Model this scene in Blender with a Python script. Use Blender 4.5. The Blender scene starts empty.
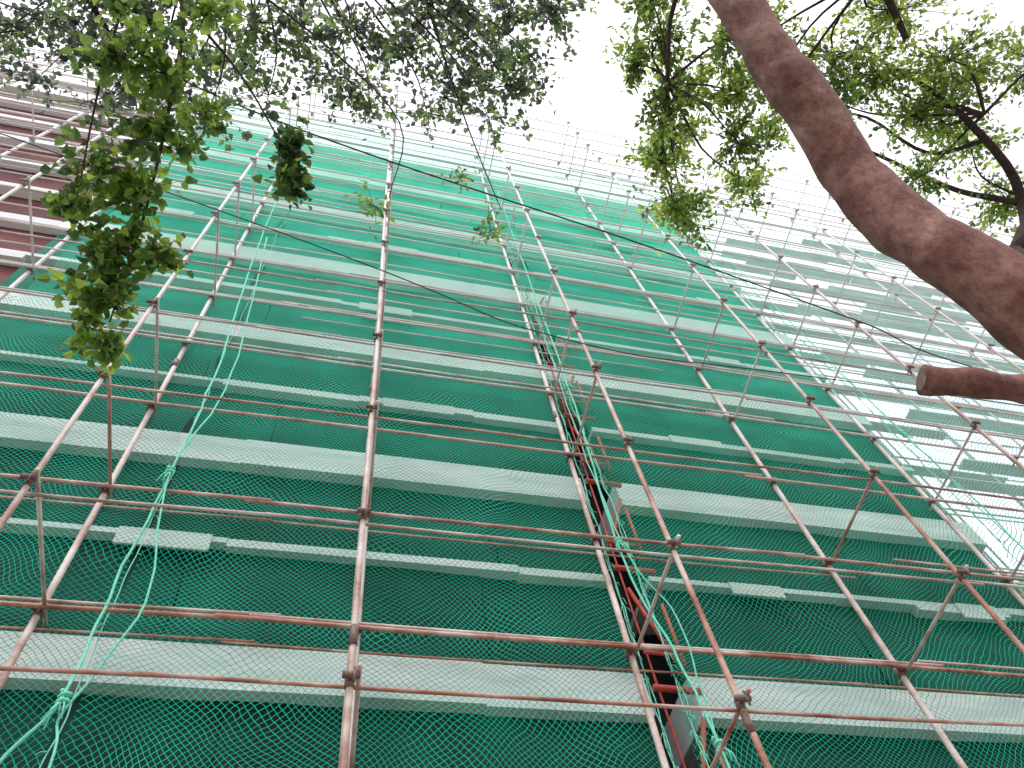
import bpy, math, random
import numpy as np
from mathutils import Vector, Matrix, noise
random.seed(7); np.random.seed(7)
EYE = 1.6
scene = bpy.context.scene
scene.view_settings.view_transform = 'Standard'
scene.view_settings.look = 'None'
scene.view_settings.exposure = 0

# ------------------------------------------------------------------ helpers
def new_mat(name):
    m = bpy.data.materials.new(name); m.use_nodes = True
    nt = m.node_tree
    for n in list(nt.nodes): nt.nodes.remove(n)
    out = nt.nodes.new('ShaderNodeOutputMaterial')
    return m, nt, out
def N(nt, t, **k):
    n = nt.nodes.new(t)
    for a, b in k.items(): setattr(n, a, b)
    return n
def math_n(nt, op, a, b=None, c=None):
    n = N(nt, 'ShaderNodeMath', operation=op)
    for i, v in enumerate((a, b, c)):
        if v is None: continue
        if isinstance(v, (int, float)): n.inputs[i].default_value = v
        else: nt.links.new(v, n.inputs[i])
    return n.outputs[0]
def ramp(nt, fac, stops):
    r = N(nt, 'ShaderNodeValToRGB')
    e = r.color_ramp.elements
    while len(e) < len(stops): e.new(0.5)
    for i, (p, c) in enumerate(stops):
        e[i].position = p; e[i].color = (*c, 1)
    nt.links.new(fac, r.inputs[0])
    return r.outputs[0]
def obj_noise(nt, scale, detail=4, rough=0.6, stretch=None):
    tc = N(nt, 'ShaderNodeTexCoord')
    src = tc.outputs['Object']
    if stretch:
        mp = N(nt, 'ShaderNodeMapping'); mp.inputs['Scale'].default_value = stretch
        nt.links.new(src, mp.inputs[0]); src = mp.outputs[0]
    n = N(nt, 'ShaderNodeTexNoise'); n.inputs['Scale'].default_value = scale
    n.inputs['Detail'].default_value = detail; n.inputs['Roughness'].default_value = rough
    nt.links.new(src, n.inputs['Vector'])
    return n.outputs[0]
def surf_mat(name, stops, scale, rough=0.8, bump=0.0, bump_scale=20, stretch=None, metallic=0, haze=None):
    m, nt, out = new_mat(name)
    p = N(nt, 'ShaderNodeBsdfPrincipled')
    col = ramp(nt, obj_noise(nt, scale, 5, 0.65, stretch), stops)
    if haze:   # haze painted into the colour, paler with height: (z0, z1, colour, amount)
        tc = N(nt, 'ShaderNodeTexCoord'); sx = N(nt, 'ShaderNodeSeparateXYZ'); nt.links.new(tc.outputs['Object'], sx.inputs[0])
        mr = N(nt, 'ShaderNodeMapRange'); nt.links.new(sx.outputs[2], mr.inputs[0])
        mr.inputs[1].default_value = haze[0]; mr.inputs[2].default_value = haze[1]; mr.inputs[4].default_value = haze[3]
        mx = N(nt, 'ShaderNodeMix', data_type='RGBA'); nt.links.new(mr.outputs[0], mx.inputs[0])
        nt.links.new(col, mx.inputs[6]); mx.inputs[7].default_value = (*haze[2], 1); col = mx.outputs[2]
    nt.links.new(col, p.inputs['Base Color'])
    p.inputs['Roughness'].default_value = rough
    p.inputs['Metallic'].default_value = metallic
    if bump:
        b = N(nt, 'ShaderNodeBump'); b.inputs['Strength'].default_value = bump
        b.inputs['Distance'].default_value = 0.02
        nt.links.new(obj_noise(nt, bump_scale, 4, 0.7, stretch), b.inputs['Height'])
        nt.links.new(b.outputs[0], p.inputs['Normal'])
    nt.links.new(p.outputs[0], out.inputs[0])
    return m
def empty(name):
    e = bpy.data.objects.new(name, None); scene.collection.objects.link(e); return e
def mesh_obj(name, verts, faces, mat, parent=None, smooth=False):
    me = bpy.data.meshes.new(name)
    me.from_pydata([tuple(v) for v in verts], [], [tuple(f) for f in faces])
    if mat: me.materials.append(mat)
    if smooth: me.polygons.foreach_set('use_smooth', [True]*len(me.polygons))
    me.update()
    o = bpy.data.objects.new(name, me); scene.collection.objects.link(o)
    if parent: o.parent = parent
    return o
class Geo:
    def __init__(s): s.v = []; s.f = []
    def box(s, x0, x1, y0, y1, z0, z1):
        b = len(s.v)
        s.v += [(x0,y0,z0),(x1,y0,z0),(x1,y1,z0),(x0,y1,z0),(x0,y0,z1),(x1,y0,z1),(x1,y1,z1),(x0,y1,z1)]
        s.f += [(b,b+3,b+2,b+1),(b+4,b+5,b+6,b+7),(b,b+1,b+5,b+4),(b+1,b+2,b+6,b+5),(b+2,b+3,b+7,b+6),(b+3,b,b+4,b+7)]
    def tube(s, pts, rad, seg=8):
        pts = [Vector(p) for p in pts]
        if isinstance(rad, (int, float)): rad = [rad]*len(pts)
        b = len(s.v); n = len(pts)
        up = None
        for i, p in enumerate(pts):
            d = (pts[min(i+1, n-1)] - pts[max(i-1, 0)]).normalized()
            if up is None:
                a = Vector((0,0,1)) if abs(d.z) < 0.9 else Vector((1,0,0))
                up = d.cross(a).normalized()
            else:
                up = (up - d*up.dot(d)).normalized()
            w = d.cross(up)
            for k in range(seg):
                t = 2*math.pi*k/seg
                s.v.append(tuple(p + (up*math.cos(t) + w*math.sin(t))*rad[i]))
        for i in range(n-1):
            for k in range(seg):
                k2 = (k+1) % seg
                s.f.append((b+i*seg+k, b+i*seg+k2, b+(i+1)*seg+k2, b+(i+1)*seg+k))
        s.f.append(tuple(b+k for k in range(seg))[::-1])
        s.f.append(tuple(b+(n-1)*seg+k for k in range(seg)))
    def obj(s, name, mat, parent=None, smooth=False):
        return mesh_obj(name, s.v, s.f, mat, parent, smooth)
def spline(pts, sub=6):
    pts = [Vector(p) for p in pts]; out = []
    P = [pts[0]*2-pts[1]] + pts + [pts[-1]*2-pts[-2]]
    for i in range(1, len(P)-2):
        for k in range(sub):
            t = k/sub; a, b, c, d = P[i-1], P[i], P[i+1], P[i+2]
            out.append(0.5*((2*b)+(c-a)*t+(2*a-5*b+4*c-d)*t*t+(3*b-a-3*c+d)*t**3))
    out.append(pts[-1]); return out

# ------------------------------------------------------------------ materials
def net_material(name, w, h, th0, th1, z0, z1, colA, colB, transl=0.45):
    m, nt, out = new_mat(name)
    tc = N(nt, 'ShaderNodeTexCoord'); sx = N(nt, 'ShaderNodeSeparateXYZ')
    nt.links.new(tc.outputs['Object'], sx.inputs[0])
    nz = N(nt, 'ShaderNodeTexNoise'); nz.inputs['Scale'].default_value = 1.1; nz.inputs['Detail'].default_value = 1
    nt.links.new(tc.outputs['Object'], nz.inputs['Vector'])
    nz2 = N(nt, 'ShaderNodeTexNoise'); nz2.inputs['Scale'].default_value = 8; nz2.inputs['Detail'].default_value = 1
    nt.links.new(tc.outputs['Object'], nz2.inputs['Vector'])
    sc = N(nt, 'ShaderNodeSeparateColor'); nt.links.new(nz.outputs['Color'], sc.inputs[0])
    sc2 = N(nt, 'ShaderNodeSeparateColor'); nt.links.new(nz2.outputs['Color'], sc2.inputs[0])
    x = math_n(nt, 'ADD', sx.outputs[0], math_n(nt, 'MULTIPLY', sc.outputs[0], 0.28))
    x = math_n(nt, 'ADD', x, math_n(nt, 'MULTIPLY', sc2.outputs[0], 0.03))
    z = math_n(nt, 'ADD', sx.outputs[2], math_n(nt, 'MULTIPLY', sc.outputs[1], 0.4))
    z = math_n(nt, 'ADD', z, math_n(nt, 'MULTIPLY', sc2.outputs[1], 0.035))
    xs = math_n(nt, 'DIVIDE', x, w); zs = math_n(nt, 'DIVIDE', z, h)
    u = math_n(nt, 'PINGPONG', math_n(nt, 'ADD', xs, zs), 0.5)
    v = math_n(nt, 'PINGPONG', math_n(nt, 'SUBTRACT', xs, zs), 0.5)
    mr = N(nt, 'ShaderNodeMapRange'); nt.links.new(sx.outputs[2], mr.inputs[0])
    mr.inputs[1].default_value = z0; mr.inputs[2].default_value = z1
    mr.inputs[3].default_value = th0; mr.inputs[4].default_value = th1
    a = math_n(nt, 'LESS_THAN', u, mr.outputs[0]); b = math_n(nt, 'LESS_THAN', v, mr.outputs[0])
    kn = math_n(nt, 'LESS_THAN', math_n(nt, 'ADD', u, v), math_n(nt, 'MULTIPLY', mr.outputs[0], 2.9))
    mask = math_n(nt, 'MAXIMUM', math_n(nt, 'MAXIMUM', a, b), kn)
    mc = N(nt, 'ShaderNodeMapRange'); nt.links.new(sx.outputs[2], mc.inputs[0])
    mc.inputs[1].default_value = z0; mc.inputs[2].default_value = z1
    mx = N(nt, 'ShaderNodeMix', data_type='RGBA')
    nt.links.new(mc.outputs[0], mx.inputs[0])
    mx.inputs[6].default_value = (*colA, 1); mx.inputs[7].default_value = (*colB, 1)  # painted haze: net colour turns paler towards the top
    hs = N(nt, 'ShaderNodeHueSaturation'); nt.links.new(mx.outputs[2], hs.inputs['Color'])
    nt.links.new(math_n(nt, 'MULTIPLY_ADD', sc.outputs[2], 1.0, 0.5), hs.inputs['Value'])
    d = N(nt, 'ShaderNodeBsdfDiffuse'); nt.links.new(hs.outputs[0], d.inputs[0])
    body = d.outputs[0]
    if transl > 0:
        t = N(nt, 'ShaderNodeBsdfTranslucent'); nt.links.new(hs.outputs[0], t.inputs[0])
        s1 = N(nt, 'ShaderNodeMixShader'); s1.inputs[0].default_value = transl
        nt.links.new(d.outputs[0], s1.inputs[1]); nt.links.new(t.outputs[0], s1.inputs[2]); body = s1.outputs[0]
    tr = N(nt, 'ShaderNodeBsdfTransparent')
    s2 = N(nt, 'ShaderNodeMixShader'); nt.links.new(mask, s2.inputs[0])
    nt.links.new(tr.outputs[0], s2.inputs[1]); nt.links.new(body, s2.inputs[2])
    nt.links.new(s2.outputs[0], out.inputs[0])
    return m
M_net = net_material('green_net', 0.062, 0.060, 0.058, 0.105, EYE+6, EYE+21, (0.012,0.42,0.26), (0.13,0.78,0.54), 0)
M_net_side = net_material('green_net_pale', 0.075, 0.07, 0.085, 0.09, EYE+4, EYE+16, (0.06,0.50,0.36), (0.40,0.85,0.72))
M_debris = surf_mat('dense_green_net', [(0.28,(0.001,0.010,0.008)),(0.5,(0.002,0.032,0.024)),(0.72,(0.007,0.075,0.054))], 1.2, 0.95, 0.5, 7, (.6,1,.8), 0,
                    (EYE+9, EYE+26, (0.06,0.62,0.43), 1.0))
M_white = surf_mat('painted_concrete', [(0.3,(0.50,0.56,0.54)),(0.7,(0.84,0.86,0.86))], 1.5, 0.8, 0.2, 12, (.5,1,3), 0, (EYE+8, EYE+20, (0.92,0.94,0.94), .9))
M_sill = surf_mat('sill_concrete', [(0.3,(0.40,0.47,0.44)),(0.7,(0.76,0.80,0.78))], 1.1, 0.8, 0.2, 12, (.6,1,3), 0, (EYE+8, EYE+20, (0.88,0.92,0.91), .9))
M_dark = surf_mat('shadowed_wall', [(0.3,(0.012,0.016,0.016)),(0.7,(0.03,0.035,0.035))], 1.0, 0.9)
M_brown = surf_mat('red_brown_wall', [(0.3,(0.09,0.03,0.03)),(0.7,(0.24,0.09,0.085))], 1.0, 0.9, 0.2)
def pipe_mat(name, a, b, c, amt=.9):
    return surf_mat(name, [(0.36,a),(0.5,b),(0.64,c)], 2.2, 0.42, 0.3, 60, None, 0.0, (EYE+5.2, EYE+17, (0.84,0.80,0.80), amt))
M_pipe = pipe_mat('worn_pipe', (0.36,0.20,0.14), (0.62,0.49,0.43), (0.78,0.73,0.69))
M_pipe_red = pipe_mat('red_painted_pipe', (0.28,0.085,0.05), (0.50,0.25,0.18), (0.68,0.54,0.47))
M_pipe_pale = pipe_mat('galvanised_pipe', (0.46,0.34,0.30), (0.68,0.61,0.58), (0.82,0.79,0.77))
M_red = surf_mat('red_ladder_paint', [(0.3,(0.42,0.03,0.02)),(0.7,(0.62,0.08,0.05))], 8, 0.5)
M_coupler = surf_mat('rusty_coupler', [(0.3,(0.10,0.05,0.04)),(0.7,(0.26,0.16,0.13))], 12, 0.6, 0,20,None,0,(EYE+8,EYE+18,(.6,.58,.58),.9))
M_plank = surf_mat('pale_plank', [(0.3,(0.60,0.60,0.60)),(0.7,(0.82,0.82,0.82))], 3, 0.8, 0.3, 20, (1,6,6))
M_rope = surf_mat('mint_rope', [(0.3,(0.10,0.60,0.42)),(0.7,(0.28,0.82,0.62))], 25, 0.7)
M_cable, nt, out = new_mat('black_cable')
p = N(nt,'ShaderNodeBsdfPrincipled'); p.inputs['Base Color'].default_value=(0.02,0.02,0.022,1); p.inputs['Roughness'].default_value=0.5
nt.links.new(p.outputs[0], out.inputs[0])
M_twig = surf_mat('twig_bark', [(0.3,(0.04,0.022,0.020)),(0.7,(0.11,0.07,0.06))], 10, 0.9)
M_cut = surf_mat('cut_wood', [(0.3,(0.12,0.07,0.055)),(0.7,(0.24,0.16,0.13))], 30, 0.9)
M_bark, nt, out = new_mat('bark')
p = N(nt,'ShaderNodeBsdfPrincipled'); p.inputs['Roughness'].default_value=.75
c1 = ramp(nt, obj_noise(nt, 3.2, 7, .7), [(0.28,(0.08,0.030,0.022)),(0.45,(0.23,0.095,0.070)),(0.58,(0.36,0.185,0.145)),(0.72,(0.52,0.37,0.32))])
c2 = ramp(nt, obj_noise(nt, 22, 5, .75, (1,1,.5)), [(0.36,(0.45,0.38,0.36)),(0.55,(1,1,1))])
mx = N(nt,'ShaderNodeMix', data_type='RGBA', blend_type='MULTIPLY'); mx.inputs[0].default_value=.75
nt.links.new(c1, mx.inputs[6]); nt.links.new(c2, mx.inputs[7]); nt.links.new(mx.outputs[2], p.inputs['Base Color'])
bp = N(nt,'ShaderNodeBump'); bp.inputs['Strength'].default_value=.8; bp.inputs['Distance'].default_value=.025
nt.links.new(obj_noise(nt, 15, 8, .72, (1,1,.6)), bp.inputs['Height']); nt.links.new(bp.outputs[0], p.inputs['Normal'])
nt.links.new(p.outputs[0], out.inputs[0])

def leaf_mat(name, dark, mid, bright, transl=0.5):
    m, nt, out = new_mat(name)
    at = N(nt, 'ShaderNodeAttribute', attribute_name='shade')
    col = ramp(nt, at.outputs['Fac'], [(0.0,dark),(0.5,mid),(1.0,bright)])
    d = N(nt, 'ShaderNodeBsdfPrincipled'); d.inputs['Roughness'].default_value = 0.4
    t = N(nt, 'ShaderNodeBsdfTranslucent')
    nt.links.new(col, d.inputs['Base Color'])
    hs = N(nt, 'ShaderNodeHueSaturation'); hs.inputs['Value'].default_value = 2.6; hs.inputs['Hue'].default_value = 0.485
    nt.links.new(col, hs.inputs['Color']); nt.links.new(hs.outputs[0], t.inputs[0])
    s = N(nt, 'ShaderNodeMixShader'); s.inputs[0].default_value = transl
    nt.links.new(d.outputs[0], s.inputs[1]); nt.links.new(t.outputs[0], s.inputs[2])
    nt.links.new(s.outputs[0], out.inputs[0])
    return m
M_leafL = leaf_mat('leaf_broad', (0.022,0.045,0.020), (0.06,0.12,0.030), (0.19,0.29,0.05))
M_leafC = leaf_mat('leaf_canopy', (0.045,0.045,0.06), (0.09,0.12,0.075), (0.18,0.28,0.08), .6)
M_leafR = leaf_mat('leaf_fine', (0.03,0.06,0.022), (0.09,0.15,0.035), (0.26,0.35,0.07), .58)

# ------------------------------------------------------------------ ground
mesh_obj('ground', [(-400,-400,0),(400,-400,0),(400,400,0),(-400,400,0)], [(0,1,2,3)],
   surf_mat('earth', [(0.3,(0.10,0.09,0.07)),(0.7,(0.18,0.16,0.13))], 1.0, 0.95))
mesh_obj('pavement', [(-30,-3,0.004),(40,-3,0.004),(40,5.9,0.004),(-30,5.9,0.004)], [(0,1,2,3)],
   surf_mat('paving', [(0.3,(0.22,0.21,0.20)),(0.7,(0.34,0.33,0.31))], 3.0, 0.9, 0.2))

# ------------------------------------------------------------------ building
YB = 6.0; XL, XR = -16.0, 9.7
ST = 0.57*YB
tops = [EYE + YB*0.92 + ST*k for k in range(-2, 7)]
ROOF = tops[-1]
B = empty('apartment_building')
g = Geo()
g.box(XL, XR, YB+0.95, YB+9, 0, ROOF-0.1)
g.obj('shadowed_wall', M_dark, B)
GX0, GX1 = 3.36, 3.86      # slot added behind the net gap, bands cut away for shade
WINGX = -5.6
SEGS = ((WINGX, GX0), (GX1, XR))
g = Geo(); gs = Geo()
for i, zt in enumerate(tops):
    bh = (0.46 + 0.02*i) if i < len(tops)-1 else 0.9
    segs = SEGS if i < 4 else ((WINGX, XR),)
    for a, b in segs:
        x = a
        while x < b-0.01:
            x2 = min(x+random.uniform(4,8), b)
            if b-x2 < 1: x2 = b
            d = random.uniform(-.015,.015)
            g.box(x, x2-0.002, YB+random.uniform(0,.02), YB+.9+d, zt-bh+d, zt+d*.4)
            x = x2
    zm = zt + 0.255*YB
    if i < len(tops)-1:
        for a, b in SEGS:
            x = a
            while x < b-0.2:
                L = random.uniform(1.4, 5.0); x2 = min(x+L, b)
                dz = random.choice([0,0,0.03,-0.04]); hh = random.choice([0.08,0.12,0.16])
                gs.box(x, x2-0.004, YB+0.03+random.uniform(0,.02), YB+0.9, zm-hh+dz, zm+dz)
                if random.random() < 0.5 and x2-x > 1.4:
                    w = random.uniform(0.6,1.2); o_ = random.uniform(.1, x2-x-w-.1)
                    gs.box(x+o_, x+o_+w, YB+0.0, YB+0.026, zm-random.uniform(.2,.3)+dz, zm-.01)
                x = x2
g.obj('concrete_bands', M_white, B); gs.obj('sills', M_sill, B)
g = Geo(); g.box(XL, WINGX-.05, YB+0.3, YB+0.94, 0, ROOF+0.4); g.obj('wing_wall', M_brown, B)
g = Geo()
for zt in tops:
    for dz in (0, 1.71):
        g.box(XL, WINGX-.05, YB+0.1, YB+0.29, zt-0.30+dz, zt+dz-0.02)
g.obj('wing_bands', M_white, B)

# ------------------------------------------------------------------ nets
NETS = empty('safety_net')
def sheet(name, xa, xb, z0, z1, y, mat, amp=0.05, step=0.22, edge=0.06, sagfreq=1.58, seed=0, flare=None):
    nx = max(2, int((xb-xa)/step)); nz = max(2, int((z1-z0)/step))
    V = []; F = []
    for j in range(nz+1):
        z = z0 + (z1-z0)*j/nz
        ea = edge*noise.noise((z*1.1, seed, 3))*2; eb = edge*noise.noise((z*1.1, seed, 9))*2
        if flare: ea += flare(z)
        for i in range(nx+1):
            x = (xa+ea) + ((xb+eb)-(xa+ea))*i/nx
            n = noise.noise((x*0.7, z*0.9, seed)) + 0.5*noise.noise((x*2.3, z*0.6, seed+5))
            yy = y + amp*n + amp*0.8*math.sin(2*math.pi*(z-EYE-4.98)/sagfreq)
            V.append((x, yy, z + 0.05*noise.noise((x*1.2, z, seed+2))))
    for j in range(nz):
        for i in range(nx):
            a = j*(nx+1)+i; F.append((a, a+1, a+nx+2, a+nx+1))
    return mesh_obj(name, V, F, mat, NETS, True)
k = 0
for i, zt in enumerate(tops[:-1]):
    for h_, (z0, z1) in enumerate(((zt+0.0, zt+0.255*YB-0.03), (zt+0.255*YB+0.0, zt+ST-0.44))):
        for sa, sb in SEGS:
            x = sa
            while x < sb-.3:
                x2 = min(x + random.uniform(2.5, 5), sb)
                if sb-x2 < 1: x2 = sb
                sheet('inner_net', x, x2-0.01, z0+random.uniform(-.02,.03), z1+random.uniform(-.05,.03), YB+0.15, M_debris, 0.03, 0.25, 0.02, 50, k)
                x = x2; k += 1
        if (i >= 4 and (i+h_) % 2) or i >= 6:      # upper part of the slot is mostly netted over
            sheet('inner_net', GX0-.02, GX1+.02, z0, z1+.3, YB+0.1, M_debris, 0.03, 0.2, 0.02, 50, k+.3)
DI, DO = 5.2, 3.94
YN = DI+0.09
def gapf(z): return -0.24*min(1, max(0, (z-EYE-7.5)/7.0))
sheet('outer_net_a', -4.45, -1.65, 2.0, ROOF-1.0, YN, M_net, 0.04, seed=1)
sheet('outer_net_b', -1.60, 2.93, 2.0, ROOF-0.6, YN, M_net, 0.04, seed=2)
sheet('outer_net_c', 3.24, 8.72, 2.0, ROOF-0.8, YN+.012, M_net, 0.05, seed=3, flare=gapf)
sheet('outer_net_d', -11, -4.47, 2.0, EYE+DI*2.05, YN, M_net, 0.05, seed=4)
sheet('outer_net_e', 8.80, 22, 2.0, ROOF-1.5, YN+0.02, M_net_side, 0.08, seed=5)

# ------------------------------------------------------------------ scaffolding
S = empty('scaffolding')
XI = [-11.9,-9.4,-6.9,-4.55,-2.106,0.36,2.84,5.67,8.1,10.7,13.3,16,18.7,21.4]
XO = {0.36:0.262}
ZTOP = EYE+27
LV = [EYE+4.98+1.58*n for n in range(-4, 14)]
gp, gr, gw, gc, gk = Geo(), Geo(), Geo(), Geo(), Geo()
def pole(G, x, y, z0, z1, r):
    n = 16; ph = random.random()*9
    lean = random.uniform(-.03,.03)
    pts = [(x+0.03*noise.noise((ph, t*4, 1)) + lean*(t-.3), y+0.03*noise.noise((ph, t*4, 7)), z0+(z1-z0)*t) for t in [i/n for i in range(n+1)]]
    G.tube(pts, r, 8)
    for z in np.arange(z0+4.5+random.random(), z1, 6):
        xx = x+lean*((z-z0)/(z1-z0)-.3)
        gc.tube([(xx, y, z-0.08),(xx, y, z+0.08)], r*1.22, 8)
for i, x in enumerate(XI):
    pole(gp if i != 5 else gw, x, DI, 0, ZTOP-random.uniform(0,2.5), 0.031 if i != 5 else 0.046)
    pole(gr if x > 2 else gp, XO.get(x, x), DO, 0, ZTOP-random.uniform(1,4.5), 0.023)
def ledger(G, y, z, x0, x1, r, drop=0.0):
    x = x0
    while x < x1:
        x2 = min(x+random.uniform(5.5, 6.5), x1)
        dz = random.uniform(-.03,.03)
        if random.random() >= drop:
            pts = [(x+(x2+0.25-x)*t, y+0.02*noise.noise((x,t*2,z)), z+dz+random.uniform(-.008,.008)-0.025*math.sin(math.pi*t)) for t in (0,.25,.5,.75,1)]
            G.tube(pts, r, 7)
        x = x2
for n, z in enumerate(LV):
    low = n < 7
    G = gr if low else (gp if n < 10 else gw)
    ledger(G, DI-0.085, z, -12.5, 22, 0.021)
    ledger(G if n % 2 else gp, DI-0.075, z+0.10, -12.5, 22, 0.015, .25)
    ledger(gr if n % 2 else gp, DO+0.07, z+0.03, -12.5, 22, 0.014)
    ledger(gr if n < 6 else gw, DI+.02, z-0.14, -12.5, 22, 0.011, .4)
    if n > 6: ledger(gw, DI-0.07, z+0.8, -12.5, 22, 0.014, .15)
    for i, x in enumerate(XI):
        xo = XO.get(x, x)
        if (i*5+n*3) % 4 != 1:
            (gp if (i+n) % 3 else gr).tube([(xo+.045, DO-0.10, z+0.05),(x+.05, DI+0.12, z+0.0)], 0.017, 7)
        for xx, y, r in ((x,DI,0.031),(xo,DO,0.023)):
            gc.tube([(xx, y, z-0.04),(xx, y, z+0.045)], r*1.35, 8)
            gc.tube([(xx-.05, y-.055, z+.01),(xx+.055, y-.055, z+.012)], .024, 6)
            gc.tube([(xx+.02, y-.075, z-.055),(xx+.02, y-.07, z+.06)], .009, 5)
for (x0,z0,x1,z1) in [(-9.4,12.5,-6.9,17.2),(13.3,10,16,15),(-4.5,10,-6.9,14.5)]:
    gp.tube([(x0,DO-.04,z0),(x1,DO-.04,z1)], 0.018, 7)
for y in (6.3, 7.4):
    for x in (9.95,11.9,13.9,16,18.2,20.5,23):
        gw.tube([(x,y,0),(x+0.03,y,ZTOP-random.random()*3)], 0.022, 7)
    for z in LV[1:-1]:
        ledger(gw, y, z, 9.8, 25, 0.018)
for n, z in enumerate(LV[2:-2]):
    for y0 in (5.35, 5.72, 6.5):
        x = 9.9
        while x < 22:
            L = random.uniform(2.4,3.6)
            if random.random() < 0.4: gk.box(x, x+L-0.03, y0, y0+0.2, z+0.06+random.uniform(0,.02), z+0.10+random.uniform(0,.01))
            x += L
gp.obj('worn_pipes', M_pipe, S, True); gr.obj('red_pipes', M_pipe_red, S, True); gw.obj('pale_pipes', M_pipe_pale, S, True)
gc.obj('couplers', M_coupler, S, True); gk.obj('planks', M_plank, S)

LD = empty('ladder'); g = Geo()
z = 2.0; s = 1; j = 0
while z < 17:
    x0, x1 = (3.38, 3.72) if s > 0 else (3.66, 3.40)
    g.tube([(x0, YB-0.2, z),(x1, YB-0.2, z+1.0)], 0.026, 7)
    g.tube([(3.30, YB-0.22, z+1.32),(3.80, YB-0.22, z+1.30)], 0.036, 7)
    g.tube([(3.30, YB-0.26, z+0.02),(3.66, YB-0.26, z+0.0)], 0.020, 7)
    g.tube([(3.72, YB-0.24, z-.1),(3.72, YB-0.24, z+.75)], 0.022, 7)
    z += 1.71; s = -s
g.tube([(3.36,YB-0.2,0),(3.36,YB-0.2,17)], 0.012, 7)
g.obj('stair_frame', M_red, LD, True)

# ------------------------------------------------------------------ ropes
def rope(name, strands, knots=()):
    g = Geo()
    for pts, r in strands:
        q = spline([(p[0]*5.1, 5.02+0.05*math.sin(i*2.1), EYE+p[1]*5.1) for i, p in enumerate(pts)], 8)
        q = [Vector((v.x+0.03*noise.noise((v.z*2.5,r*900,0)), v.y+0.02*noise.noise((v.z*2,r*500,4)), v.z)) for v in q]
        g.tube(q, r, 6)
    for kx, kz in knots:
        c = Vector((kx*5.1, 4.99, EYE+kz*5.1))
        q = [c+Vector((0.035*math.cos(t*1.9), 0.03*math.sin(t*1.9), 0.016*(t-4))) for t in np.arange(0, 9, .5)]
        g.tube(q, 0.014, 6)
        for a in range(5):
            e = c+Vector((random.uniform(-.09,.09), random.uniform(-.06,0), -random.uniform(.08,.28)))
            g.tube([c, c.lerp(e,.5)+Vector((random.uniform(-.03,.03),-.02,.02)), e], 0.006, 5)
    return g.obj(name, M_rope, None, True)
rope('rope', [([(-.354,3.9),(-.354,2.82),(-.302,1.77),(-.305,1.318),(-.316,.996),(-.31,.789),(-.36,.66),(-.36,.3)],0.012),
              ([(-.33,2.7),(-.27,1.75),(-.303,1.318),(-.259,.98),(-.308,.789),(-.29,.68),(-.27,.3)],0.010)], [(-.305,1.318),(-.31,.789)])
rope('rope', [([(.60,3.9),(.603,3.34),(.599,1.918),(.586,1.24),(.624,1.0),(.638,.764),(.64,.3)],0.012),
              ([(.59,2.6),(.585,1.9),(.592,1.24),(.655,1.04),(.645,.764)],0.008)], [(.588,1.24),(.638,.764),(.60,1.9)])
rope('rope', [([(1.68,3.9),(1.69,2.8),(1.665,1.895),(1.70,1.5),(1.69,1.0)],0.011),([(1.66,2.4),(1.70,1.9),(1.67,1.5),(1.71,1.2)],0.008)], [(1.67,1.9)])
g = Geo()
for xe, sd in ((2.95,1),(3.24,2),(-1.61,3),(8.74,4)):
    fl = gapf if sd == 2 else (lambda z: 0)
    for s_ in range(2 if sd != 3 else 1):
        pts = []
        for i in range(160):
            z = 2.0+i*(ROOF-3.2)/159
            pts.append((xe+fl(z)+0.05*noise.noise((z*2.2,sd,s_*3))+0.01*s_, YN-0.04+0.03*noise.noise((z*3,sd,s_)), z))
        g.tube(pts, 0.006, 5)
    for i in range(300 if sd != 3 else 60):
        z = 2.2+random.random()*(ROOF-3.6); dx = random.uniform(-.07,.07); xx = xe+fl(z)
        g.tube([(xx,YN-.04,z),(xx+dx*.6,YN-.06,z-.02),(xx+dx,YN-.05,z-random.uniform(.02,.1))], 0.004, 4)
g.obj('net_selvedge', M_rope, NETS, True)

# ------------------------------------------------------------------ cables
def cable(pts, r):
    g = Geo(); g.tube(spline([(a,b,c+EYE) for a,b,c in pts], 12), r, 6); g.obj('power_cable', M_cable, None, True)
cable([(-14,0.3,8.6),(-4,0.8,6.5),(-.57,1.34,6.0),(2.05,1.66,5.82),(4.2,2.0,5.85),(6.2,2.36,6.0),(16,3.6,7.6)], 0.006)
cable([(-14,.3,7.9),(-1.22,2.05,6.1),(1.71,2.62,5.95),(4.79,2.64,6.02),(16,3.0,7.2)], 0.005)

# ------------------------------------------------------------------ trees
def leaf_cloud(name, leaves, mat, parent):
    V = []; F = []; sh = []
    for (p, d, L, wd, s) in leaves:
        d = d.normalized()
        a = Vector((random.gauss(0,1),random.gauss(0,1),random.gauss(0,1)))
        side = d.cross(a)
        if side.length < 1e-4: continue
        side.normalize(); nrm = d.cross(side)
        b = len(V); fo = wd*0.25; cv = L*random.uniform(-.15,.15)
        V += [p, p+d*L*0.3+side*wd*0.5+nrm*fo, p+d*L*0.68+side*wd*0.34+nrm*(fo+cv), p+d*L+nrm*cv*1.5,
              p+d*L*0.68-side*wd*0.34+nrm*(fo+cv), p+d*L*0.3-side*wd*0.5+nrm*fo, p+d*L*0.45]
        F += [(b,b+1,b+6),(b+1,b+2,b+6),(b+2,b+3,b+6),(b+3,b+4,b+6),(b+4,b+5,b+6),(b+5,b,b+6)]
        sh += [s]*7
    o = mesh_obj(name, V, F, mat, parent, False)
    at = o.data.attributes.new('shade', 'FLOAT', 'POINT'); at.data.foreach_set('value', sh)
    return o
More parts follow.
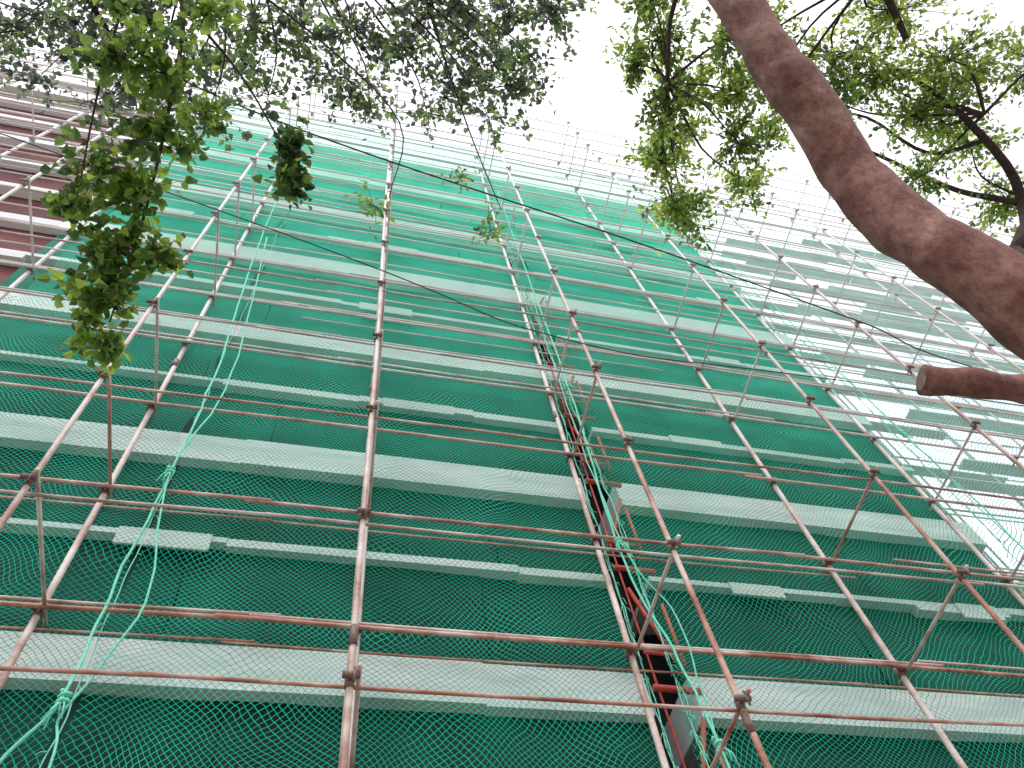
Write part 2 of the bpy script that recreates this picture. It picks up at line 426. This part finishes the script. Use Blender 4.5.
def clump(center, rad, twigs, per, L, leaves, G, droop=0.3, ratio=0.7, shade=0.5, tr=0.006):
    c = Vector(center)
    base = shade + random.uniform(-.15,.15)
    for _ in range(twigs):
        while True:
            q = Vector((random.uniform(-1,1),random.uniform(-1,1),random.uniform(-1,1)))
            if q.length < 1: break
        if random.random() < .15: q *= 1.35
        e = c + Vector((q.x*rad[0], q.y*rad[1], q.z*rad[2]))
        s0 = c + (e-c)*random.uniform(0,.35) + Vector((0,0,rad[2]*0.15))
        mid = s0.lerp(e,.5)+Vector((random.uniform(-.1,.1)*rad[0],random.uniform(-.1,.1)*rad[1],droop*rad[2]*0.3))
        G.tube([c if random.random()<.5 else s0, s0.lerp(mid,.6), mid, e], [tr,tr*.8,tr*.6,tr*.3], 4)
        ts = base + random.uniform(-.25,.25)
        for i in range(per):
            t = random.uniform(0.15,1.05)
            p = (s0.lerp(mid, t*2) if t < .5 else mid.lerp(e, (t-.5)*2))
            d = (e-s0).normalized()*0.5 + Vector((random.gauss(0,.6),random.gauss(0,.6),random.gauss(-droop,.5)))
            p = p + Vector((random.gauss(0,1),random.gauss(0,1),random.gauss(0,1)))*L*0.4
            l = L*random.uniform(.55,1.2)
            leaves.append((p, d, l, l*ratio*random.uniform(.8,1.1), min(1,max(0,ts+random.gauss(0,.2)))))
def limb(G, pts, r0, r1, seg=8, sub=5):
    q = spline([(a,b,c+EYE) for a,b,c in pts], sub); n = len(q)
    q = [v+Vector((noise.noise(v*1.3),noise.noise(v*1.3+Vector((9,0,0))),noise.noise(v*1.3+Vector((0,9,0)))))*min(.08,r0*.8) for v in q]
    G.tube(q, [r0+(r1-r0)*i/(n-1) for i in range(n)], seg)
def R(a,b,c): return (a,b,c+EYE)

T = empty('tree')
g = Geo()
ctrl = [((4.05,1.32,-1.62),.36),((3.95,1.28,-1.0),.28),((3.78,1.18,1.2),.25),((3.46,1.05,2.7),.215),((3.16,.88,3.5),.19),((3.0,.83,3.9),.18),
        ((2.88,.69,4.6),.168),((2.58,.27,5.3),.165),((2.40,-.05,6.0),.16),((2.3,-.5,7.2),.14),((2.6,-.9,8.8),.10),((3.0,-1.2,10.5),.05)]
pts = spline([R(*c[0]) for c in ctrl], 14)
rad = []
for i in range(len(ctrl)-1):
    for k_ in range(14): rad.append(ctrl[i][1]+(ctrl[i+1][1]-ctrl[i][1])*k_/14)
rad.append(ctrl[-1][1])
rad = [r*(1+0.09*noise.noise((i*.22,0,0))) for i, r in enumerate(rad)]
g.tube(pts, rad, 36)
vv = []
for v in g.v:
    v = Vector(v); n = noise.noise(v*3.2)*0.03 + noise.noise(v*9)*0.010
    vv.append(v + Vector((noise.noise(v*2.1+Vector((4,0,0))), noise.noise(v*2.1+Vector((0,4,0))), 0))*0.03 + Vector((n,n,0)))
g.v = vv
g.obj('trunk', M_bark, T, True)
g = Geo()
sp = spline([R(3.5,1.06,2.55),R(3.2,1.08,2.66),R(2.84,1.12,2.76),R(2.47,1.19,2.86)], 10)
g.tube(sp, [.09-.028*min(1,i/20)+.006*math.sin(i*1.1) for i in range(len(sp))], 16)
g.v = [tuple(Vector(v)+Vector((0,noise.noise(Vector(v)*7),noise.noise(Vector(v)*7+Vector((5,0,0)))))*.014) for v in g.v]
g.obj('cut_branch', M_bark, T, True)
g = Geo(); d = (sp[-1]-sp[-2]).normalized()
g.tube([sp[-1]-d*0.005, sp[-1]+d*0.006], 0.052, 16); g.obj('cut_face', M_cut, T)
G = Geo(); lv = []
RC = [((2.76,.35,9),(.55,.55,.6)),((3.3,.8,9.2),(.6,.5,.6)),((3.1,1.55,8.8),(.45,.5,.6)),((3.65,2.1,9),(.5,.4,.5)),((2.9,1.0,8.4),(.4,.4,.5)),
      ((4.95,.1,9.4),(.8,.6,.6)),((6.1,-.14,9),(.8,.6,.6)),((6.56,.5,9.3),(.8,.5,.5)),((7.7,1.2,9),(.6,.5,.5)),((5.4,-.5,9.2),(.9,.6,.6)),
      ((4.0,1.2,9),(.5,.4,.5)),((5.3,.6,9.6),(.7,.5,.5)),((4.1,.1,9.5),(.6,.6,.6)),((7.3,-.3,9),(.8,.7,.6)),((3.6,-.6,9.6),(.9,.8,.7)),
      ((5.6,-1.6,9.6),(1.2,.9,.8)),((2.2,-1.0,9.2),(.8,.7,.7)),((1.0,-1.6,9.4),(1.0,.8,.8)),((8.8,.8,9.2),(1,.9,.7)),((8.2,-1,9.4),(1,1,.8)),
      ((3.4,-2.6,9.6),(1.3,1.1,.9)),((6.7,1.2,9.4),(.45,.35,.4)),((2.45,.0,8.6),(.35,.4,.5)),((3.35,2.0,8.6),(.3,.3,.4)),((4.4,1.7,9.2),(.35,.35,.4)),
      ((3.5,.2,9.0),(.5,.5,.5)),((6.0,.5,9.0),(.5,.4,.4)),((3.4,1.3,9.3),(.4,.4,.4)),((3.9,.7,9.2),(.5,.5,.4)),((4.4,.6,9.5),(.4,.4,.4)),
      ((4.7,1.1,9.8),(.35,.3,.3)),((5.5,.2,9.2),(.6,.4,.5)),((6.7,0,9.4),(.6,.5,.5)),((7.2,.7,9.5),(.5,.4,.4)),((2.5,.6,8.9),(.25,.3,.35))]
hub = [(3.0,-.9,9.0),(4.6,-.7,8.6),(6.6,.3,8.7)]
limb(G, [(2.35,-.2,6.4),(2.9,-.5,7.6),(3.6,-.6,8.3),(4.6,-.7,8.6),(5.4,-.2,8.9)], .11,.035)
limb(G, [(3.62,1.15,1.9),(4.9,1.35,4.6),(6.5,1.4,7.2),(7.6,1.15,8.6),(7.0,.6,9.0),(6.2,.2,9.3),(5.3,-.1,9.7)], .11,.015)
limb(G, [(7.6,1.15,8.6),(7.2,1.25,9.3),(6.3,1.1,9.9),(5.4,1.0,10.3)], .045,.012)
limb(G, [(7.0,.6,9.0),(6.6,.9,9.4),(5.9,.7,9.8),(5.2,.8,10.0)], .03,.01)
limb(G, [(6.5,1.4,7.2),(7.4,.7,8.0),(7.9,.0,9.0),(7.6,-.7,10)], .07,.03)
limb(G, [(2.3,-.5,7.2),(2.5,.1,8.0),(2.8,.7,8.5),(3.1,1.5,8.8),(3.6,2.1,9.0)], .028,.008)
limb(G, [(2.4,-.7,7.8),(1.6,-1.2,8.6),(1.0,-1.6,9.3)], .06,.02)
for c, r in RC:
    h = min(hub+[(2.8,.7,8.5),(7.6,1.1,8.7)], key=lambda q:(Vector(q)-Vector(c)).length)
    mid = Vector(h).lerp(Vector(c),.55)+Vector((random.uniform(-.15,.15),random.uniform(-.15,.15),.15))
    limb(G, [h, tuple(mid), c], .020, .006, 5, 4)
    clump(R(*c), r, int(42*(r[0]*r[1]/.3)**.5), 15, 0.082, lv, G, .25, .55, .62, .005)
G.obj('branches', M_twig, T, True); leaf_cloud('crown', lv, M_leafR, T)

T2 = empty('tree')
g = Geo()
limb(g, [(-3.6,-2.9,-1.62),(-3.5,-2.8,-.6),(-3.3,-2.5,1.4),(-3.0,-2.0,3.4),(-2.6,-1.4,4.8),(-2.2,-.8,5.6)], .30,.13, 20, 8)
g.obj('trunk', M_bark, T2, True)
G = Geo(); lv = []; lc = []
limb(G, [(-2.2,-.8,5.6),(-1.5,-.2,5.9),(-.8,.1,6.0),(0,.0,6.1),(.8,-.1,6.2)], .08,.02)
limb(G, [(-2.2,-.8,5.6),(-2.2,0,5.8),(-2.0,.7,6.0),(-1.7,1.2,6.0)], .05,.01)
limb(G, [(-1.5,-.2,5.9),(-1.3,.2,5.0),(-1.0,.5,4.35),(-.98,.9,4.05),(-1.02,1.35,3.8),(-1.09,1.8,3.5)], .016,.004)
limb(G, [(-1.3,.2,5.0),(-1.3,.7,4.3),(-1.3,1.0,4.0),(-1.3,1.35,3.75)], .010,.003)
limb(G, [(-1.0,.5,4.35),(-.75,.8,4.55),(-.5,1.1,4.45)], .009,.004)
limb(G, [(-1.3,.2,5.0),(-.5,.6,5.3),(.1,1.0,5.2),(.1,1.4,4.9)], .008,.003)
limb(G, [(0,.0,6.1),(.5,.9,5.6),(.8,1.35,4.9)], .008,.003)
H = [((-.86,.5,4.15),(.2,.2,.18),18),((-1.0,.78,4.05),(.22,.2,.2),24),((-1.02,1.02,3.92),(.20,.18,.18),24),((-1.25,1.2,3.85),(.17,.17,.16),18),
     ((-1.05,1.3,3.80),(.19,.17,.15),24),((-1.10,1.52,3.66),(.20,.15,.14),24),((-1.14,1.72,3.52),(.18,.14,.12),22),((-.90,1.5,3.68),(.12,.12,.12),9),((-.85,.95,4.2),(.15,.16,.14),12),
     ((-1.2,.75,4.1),(.2,.18,.15),18),((-1.3,1.35,3.72),(.10,.13,.12),12),((-1.10,1.90,3.42),(.13,.10,.09),13),((-1.28,.5,4.3),(.2,.2,.2),16),((-1.12,1.6,3.6),(.22,.14,.12),14),
     ((-.46,1.11,4.40),(.12,.13,.12),24),((-.42,1.22,4.25),(.11,.11,.12),18)]
for j, (c, r, n) in enumerate(H):
    clump(R(*c), r, n, 9, 0.056, lv, G, .5, .9, .66 if j < 14 else .3, .0025)
for c, r, n in [((.02,1.42,4.75),(.13,.14,.14),14),((.72,1.42,4.65),(.14,.16,.15),14),((.5,1.2,4.9),(.13,.1,.14),9)]:
    clump(R(*c), r, n, 6, 0.036, lv, G, .4, .6, .95, .0015)
CC = [(-2.5,1.1),(-1.95,1.1),(-1.3,1.05),(-.62,.75),(.06,.65),(.7,.55),(1.05,.2),(.45,.85),(-1.9,.75),(-.64,.45),(.33,.25),(-1.3,.6),(-2.6,.7),(-3.1,1.0),
      (-1.0,.95),(.2,.4),(-.3,.6),(-1.0,.1),(-2,.1),(-.2,-.1),(.7,-.2),(-2.9,.2),(1.2,-.5),(0,-.8),(-1.2,-.8),(-1.65,1.25),(-.3,.95),(.85,.75),
      (-2.2,.95),(-1.6,.85),(-.95,.7),(.75,.25),(.5,.5),(-2.3,.5),
      (-1.2,1.35),(-.8,1.15),(.3,1.05),(.75,1.0),(-.1,1.1),(-2.3,1.35),(-1.9,1.45),(1.0,.55)]
for i, (x,y) in enumerate(CC):
    z = random.uniform(5.6,6.6); s = z/6
    edge_c = i >= 34
    limb(G, [(x*.6-.4, y*.4, 6.0),(x*.85*s-.1,y*.75*s,z+.1),(x*s,y*s,z)], .009,.003,5,4)
    clump(R(x*s,y*s,z), (.42,.30,.4) if not edge_c else (.35,.22,.3), 30 if not edge_c else 13, 12 if not edge_c else 9, 0.055, lc, G, .4, .7, .52, .003)
G.obj('branches', M_twig, T2, True)
leaf_cloud('hanging_foliage', lv, M_leafL, T2); leaf_cloud('crown', lc, M_leafC, T2)

# ------------------------------------------------------------------ world / sun
w = bpy.data.worlds.new('World'); scene.world = w; w.use_nodes = True
nt = w.node_tree
for n in list(nt.nodes): nt.nodes.remove(n)
out = N(nt,'ShaderNodeOutputWorld'); bg = N(nt,'ShaderNodeBackground')
sky = N(nt,'ShaderNodeTexSky'); sky.sky_type='NISHITA'; sky.sun_disc=False
sky.sun_elevation = math.radians(58); sky.sun_rotation = math.radians(200)
hs = N(nt,'ShaderNodeHueSaturation'); hs.inputs['Saturation'].default_value=.3; nt.links.new(sky.outputs[0], hs.inputs['Color'])
tc = N(nt,'ShaderNodeTexCoord'); nz = N(nt,'ShaderNodeTexNoise'); nz.inputs['Scale'].default_value=2.2; nz.inputs['Detail'].default_value=5
nt.links.new(tc.outputs['Generated'], nz.inputs['Vector'])
cl = ramp(nt, nz.outputs[0], [(0.3,(.66,.62,.74)),(0.62,(1,.98,1))])
sc = N(nt,'ShaderNodeVectorMath', operation='SCALE'); sc.inputs['Scale'].default_value = 15
nt.links.new(cl, sc.inputs[0])
mx = N(nt,'ShaderNodeMix', data_type='RGBA'); mx.inputs[0].default_value=.82
nt.links.new(hs.outputs[0], mx.inputs[6]); nt.links.new(sc.outputs[0], mx.inputs[7])
nt.links.new(mx.outputs[2], bg.inputs[0]); bg.inputs[1].default_value=.145
nt.links.new(bg.outputs[0], out.inputs[0])
sl = bpy.data.lights.new('sun','SUN'); sl.energy=1.5; sl.angle=math.radians(15); sl.color=(1,.97,.93)
so = bpy.data.objects.new('sun', sl); scene.collection.objects.link(so)
el, az = math.radians(58), math.radians(200)
dv = Vector((math.sin(az)*math.cos(el), math.cos(az)*math.cos(el), math.sin(el)))
so.rotation_euler = dv.to_track_quat('Z','Y').to_euler()

# ------------------------------------------------------------------ camera
cd = bpy.data.cameras.new('camera'); co = bpy.data.objects.new('camera', cd); scene.collection.objects.link(co)
cd.sensor_width = 36; cd.lens = 28.0; cd.clip_end = 2000; cd.clip_start = .05
r = Vector((.9701,-.2147,-.1134)).normalized(); u = Vector((-.1347,-.865,.4842)); u = (u-r*u.dot(r)).normalized(); b = r.cross(u)
co.matrix_world = Matrix(((r.x,u.x,b.x,0),(r.y,u.y,b.y,0),(r.z,u.z,b.z,EYE),(0,0,0,1)))
scene.camera = co
